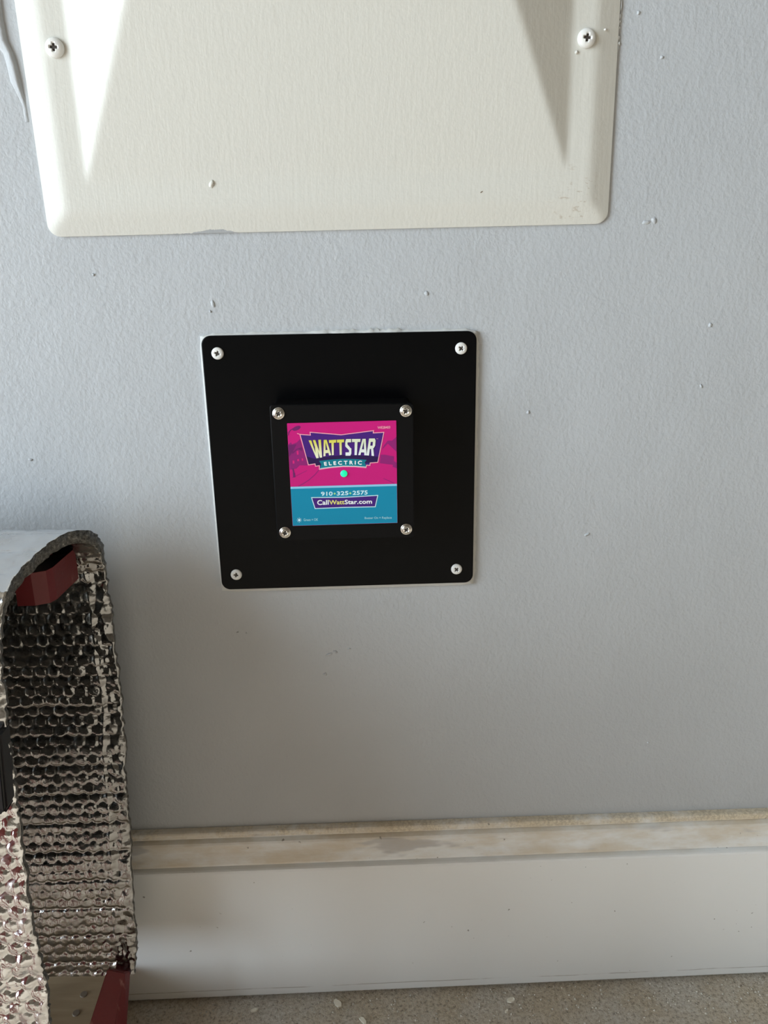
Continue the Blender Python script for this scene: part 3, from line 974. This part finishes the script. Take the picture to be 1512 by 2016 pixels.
o['label'] = 'black insert standing in for the shade inside the red strip'
# red bar at the foot of the open end
q = [at(211, 1908, -.082), at(246, 1914, -.076), at(225, 2030, -.100), at(172, 2026, -.108)]
q2 = [at(246, 1914, -.076), at(257, 1912, -.066), at(250, 2030, -.090), at(225, 2030, -.100)]
d = Vector((0, 0, -0.10))
def low(p):
    return Vector((p.x - 0.010, p.y - 0.022, 0.002))
bl, br, rr_ = low(q[3]), low(q[2]), low(q2[2])
v = [q[0], q[1], q2[1], q[0] + (q2[1] - q[1]), q[3], q[2], q2[2], q[3] + (q2[2] - q[2])]
v = [Vector(p) for p in v] + [bl, br, rr_, bl + (rr_ - br)]
f = [(0, 1, 2, 3), (0, 4, 5, 1), (1, 5, 6, 2), (2, 6, 7, 3), (3, 7, 4, 0), (4, 8, 9, 5), (5, 9, 10, 6), (6, 10, 11, 7), (7, 11, 8, 4), (8, 11, 10, 9)]
me = mesh('red_bar', v, f)
bm = bmesh.new(); bm.from_mesh(me); bmesh.ops.recalc_face_normals(bm, faces=bm.faces[:]); bmesh.ops.bevel(bm, geom=bm.edges[:], offset=0.0008, segments=2, affect='EDGES'); bm.to_mesh(me); bm.free()
o = link('red_bar', me, M['red'], cover)
o['label'] = 'dusty red bar leaning in the open end'
# tan base board lying under the cover, with two nail heads
ZB = 0.047
o = box('board', (-0.80, -0.185, 0.0), (-0.2165, -0.0175, ZB), M['board'], cover, 0.0012)
o['label'] = 'tan wooden base board under the cover'
for px, py in ((165, 1958), (150, 1995)):
    q_ = at_z(px, py, ZB)
    bm = bmesh.new()
    bmesh.ops.create_cone(bm, cap_ends=True, segments=16, radius1=0.0034, radius2=0.0028, depth=0.0010, matrix=Matrix.Translation((q_.x, q_.y, ZB + 0.0004)))
    me = bpy.data.meshes.new('nail_head')
    bm.to_mesh(me); bm.free()
    link('nail_head', me, M['hole'], cover)
# two more red legs that carry the cover at its far side
for x_, y_ in ((-0.70, -0.075), (-0.70, -0.170), (-0.40, -0.170)):
    o = box('red_bar', (x_ - 0.012, y_ - 0.008, ZB), (x_ + 0.012, y_ + 0.008, 0.215 if y_ < -0.1 else 0.16), M['red'], cover, 0.0008)
# black grip on the front leaf
pk = [at(2, 1428, -.152), at(13, 1426, -.152), at(26, 1578, -.162), at(20, 1586, -.162), at(2, 1592, -.162)]
v, f = [], []
th = 0.012
for yo in (-0.010, 0.006):
    v += [(p.x, p.y + yo, p.z) for p in (pk[1], pk[2])] + [(pk[3].x, pk[3].y + yo, pk[3].z), (pk[4].x - 0.05, pk[4].y + yo, pk[4].z), (pk[0].x - 0.05, pk[0].y + yo, pk[0].z)]
f = [(0, 1, 2, 3, 4), (9, 8, 7, 6, 5)] + [(i, 5 + i, 5 + (i + 1) % 5, (i + 1) % 5) for i in range(5)]
me = mesh('grip', v, f)
bm = bmesh.new(); bm.from_mesh(me); bmesh.ops.recalc_face_normals(bm, faces=bm.faces[:]); bmesh.ops.bevel(bm, geom=bm.edges[:], offset=0.0022, segments=3, affect='EDGES'); bm.to_mesh(me); bm.free()
o = link('grip', me, M['rubber_and_shade'], cover)
o['label'] = 'black grip on the front fold'

# ------------------------------------------------------------------ red sawhorse added unseen, left of the foil, to shade the wall
M['block_red'] = plain('blocker_red', (0.34, 0.045, 0.04), 0.5)
HX, HY0, HY1 = -0.39, -0.58, -0.26
blocker_root = empty('blocker', Vector((HX, (HY0 + HY1) / 2, 0)))
tag(blocker_root, 'added unseen low red sawhorse with wide side boards, left of the foil cover', 'blocker')
box('top_beam', (HX - 0.05, HY0, 0.445), (HX + 0.05, HY1, 0.478), M['block_red'], blocker_root, 0.003)
for z0 in (0.262, 0.356):
    for sx in (-1, 1):
        box('side_board', (HX + sx * 0.034 - 0.009, HY0 + 0.01, z0), (HX + sx * 0.034 + 0.009, HY1 - 0.01, z0 + 0.092), M['block_red'], blocker_root, 0.002)
for sx in (-1, 1):
    for y_ in (HY0 + 0.03, HY1 - 0.07):
        v = [(HX + sx * x_ + dx_, y_ + dy_, z_) for (x_, z_) in ((0.075, 0.0), (0.055, 0.444)) for dx_, dy_ in ((-0.011, 0), (0.011, 0), (0.011, 0.04), (-0.011, 0.04))]
        link('leg', mesh('leg', v, [(3, 2, 1, 0), (4, 5, 6, 7)] + [(i, (i + 1) % 4, 4 + (i + 1) % 4, 4 + i) for i in range(4)]), M['block_red'], blocker_root)

# ------------------------------------------------------------------ floor debris
def flake(px, py, a, b, ang, label, seed):
    r = np.random.default_rng(seed)
    p = at_z(px, py, 0.001)
    v, f = [], []
    n = 7
    out = [(a * math.cos(t) * (1 + 0.25 * r.uniform(-1, 1)), b * math.sin(t) * (1 + 0.25 * r.uniform(-1, 1))) for t in [2 * math.pi * i / n for i in range(n)]]
    for z in (0.0002, 0.0016):
        for (x, y) in out:
            v.append((x * math.cos(ang) - y * math.sin(ang), x * math.sin(ang) + y * math.cos(ang), z + 0.0008 * r.uniform(0, 1) * (z > 0.001)))
    f = [tuple(range(n, 2 * n)), tuple(reversed(range(n)))] + [(i, (i + 1) % n, n + (i + 1) % n, n + i) for i in range(n)]
    o = link('paint_chip', mesh('paint_chip', v, f), M['chip'])
    o.location = (p.x, p.y, 0.0006)
    return tag(o, label, 'paint chip', 'paint chips on the concrete floor')
flake(665, 1977, 0.0045, 0.0026, -0.7, 'cream paint chip on the concrete left of the middle, close under the baseboard', 1)
flake(714, 2010, 0.0050, 0.0018, -0.8, 'thin pale paint sliver at the bottom of the picture near the middle', 2)
flake(1006, 1970, 0.0042, 0.0026, 0.2, 'largest cream paint chip on the dark concrete right of the middle', 3)
flake(997, 1992, 0.0016, 0.0012, 0.5, 'tiny white paint chip just below the largest cream chip', 4)
flake(500, 1990, 0.0036, 0.0018, 0.3, 'dull beige paint chip on the concrete towards the foil cover', 5)

# loose grit strewn along the wall (uncountable)
gv, gf = [], []
for i in range(2600):
    x = random.uniform(-0.26, 0.50)
    y = -0.018 - abs(random.gauss(0, 0.05))
    s = random.choice((0.0004, 0.0005, 0.0006, 0.0008, 0.0013)) * random.uniform(0.6, 1.2)
    k = len(gv)
    a = random.uniform(0, 6.3)
    ca, sa = math.cos(a) * s, math.sin(a) * s
    gv += [(x + ca, y + sa, s * .4), (x - sa, y + ca * .7, s * .4), (x - ca, y - sa, s * .4), (x + sa, y - ca * .7, s * .4), (x, y, s * 1.3), (x, y, 0)]
    gf += [(k + j, k + (j + 1) % 4, k + 4) for j in range(4)] + [(k + (j + 1) % 4, k + j, k + 5) for j in range(4)]
gr = link('floor_grit', mesh('floor_grit', gv, gf), M['grit'])
tag(gr, 'fine pale grit strewn over the concrete along the baseboard', 'grit', kind='stuff')
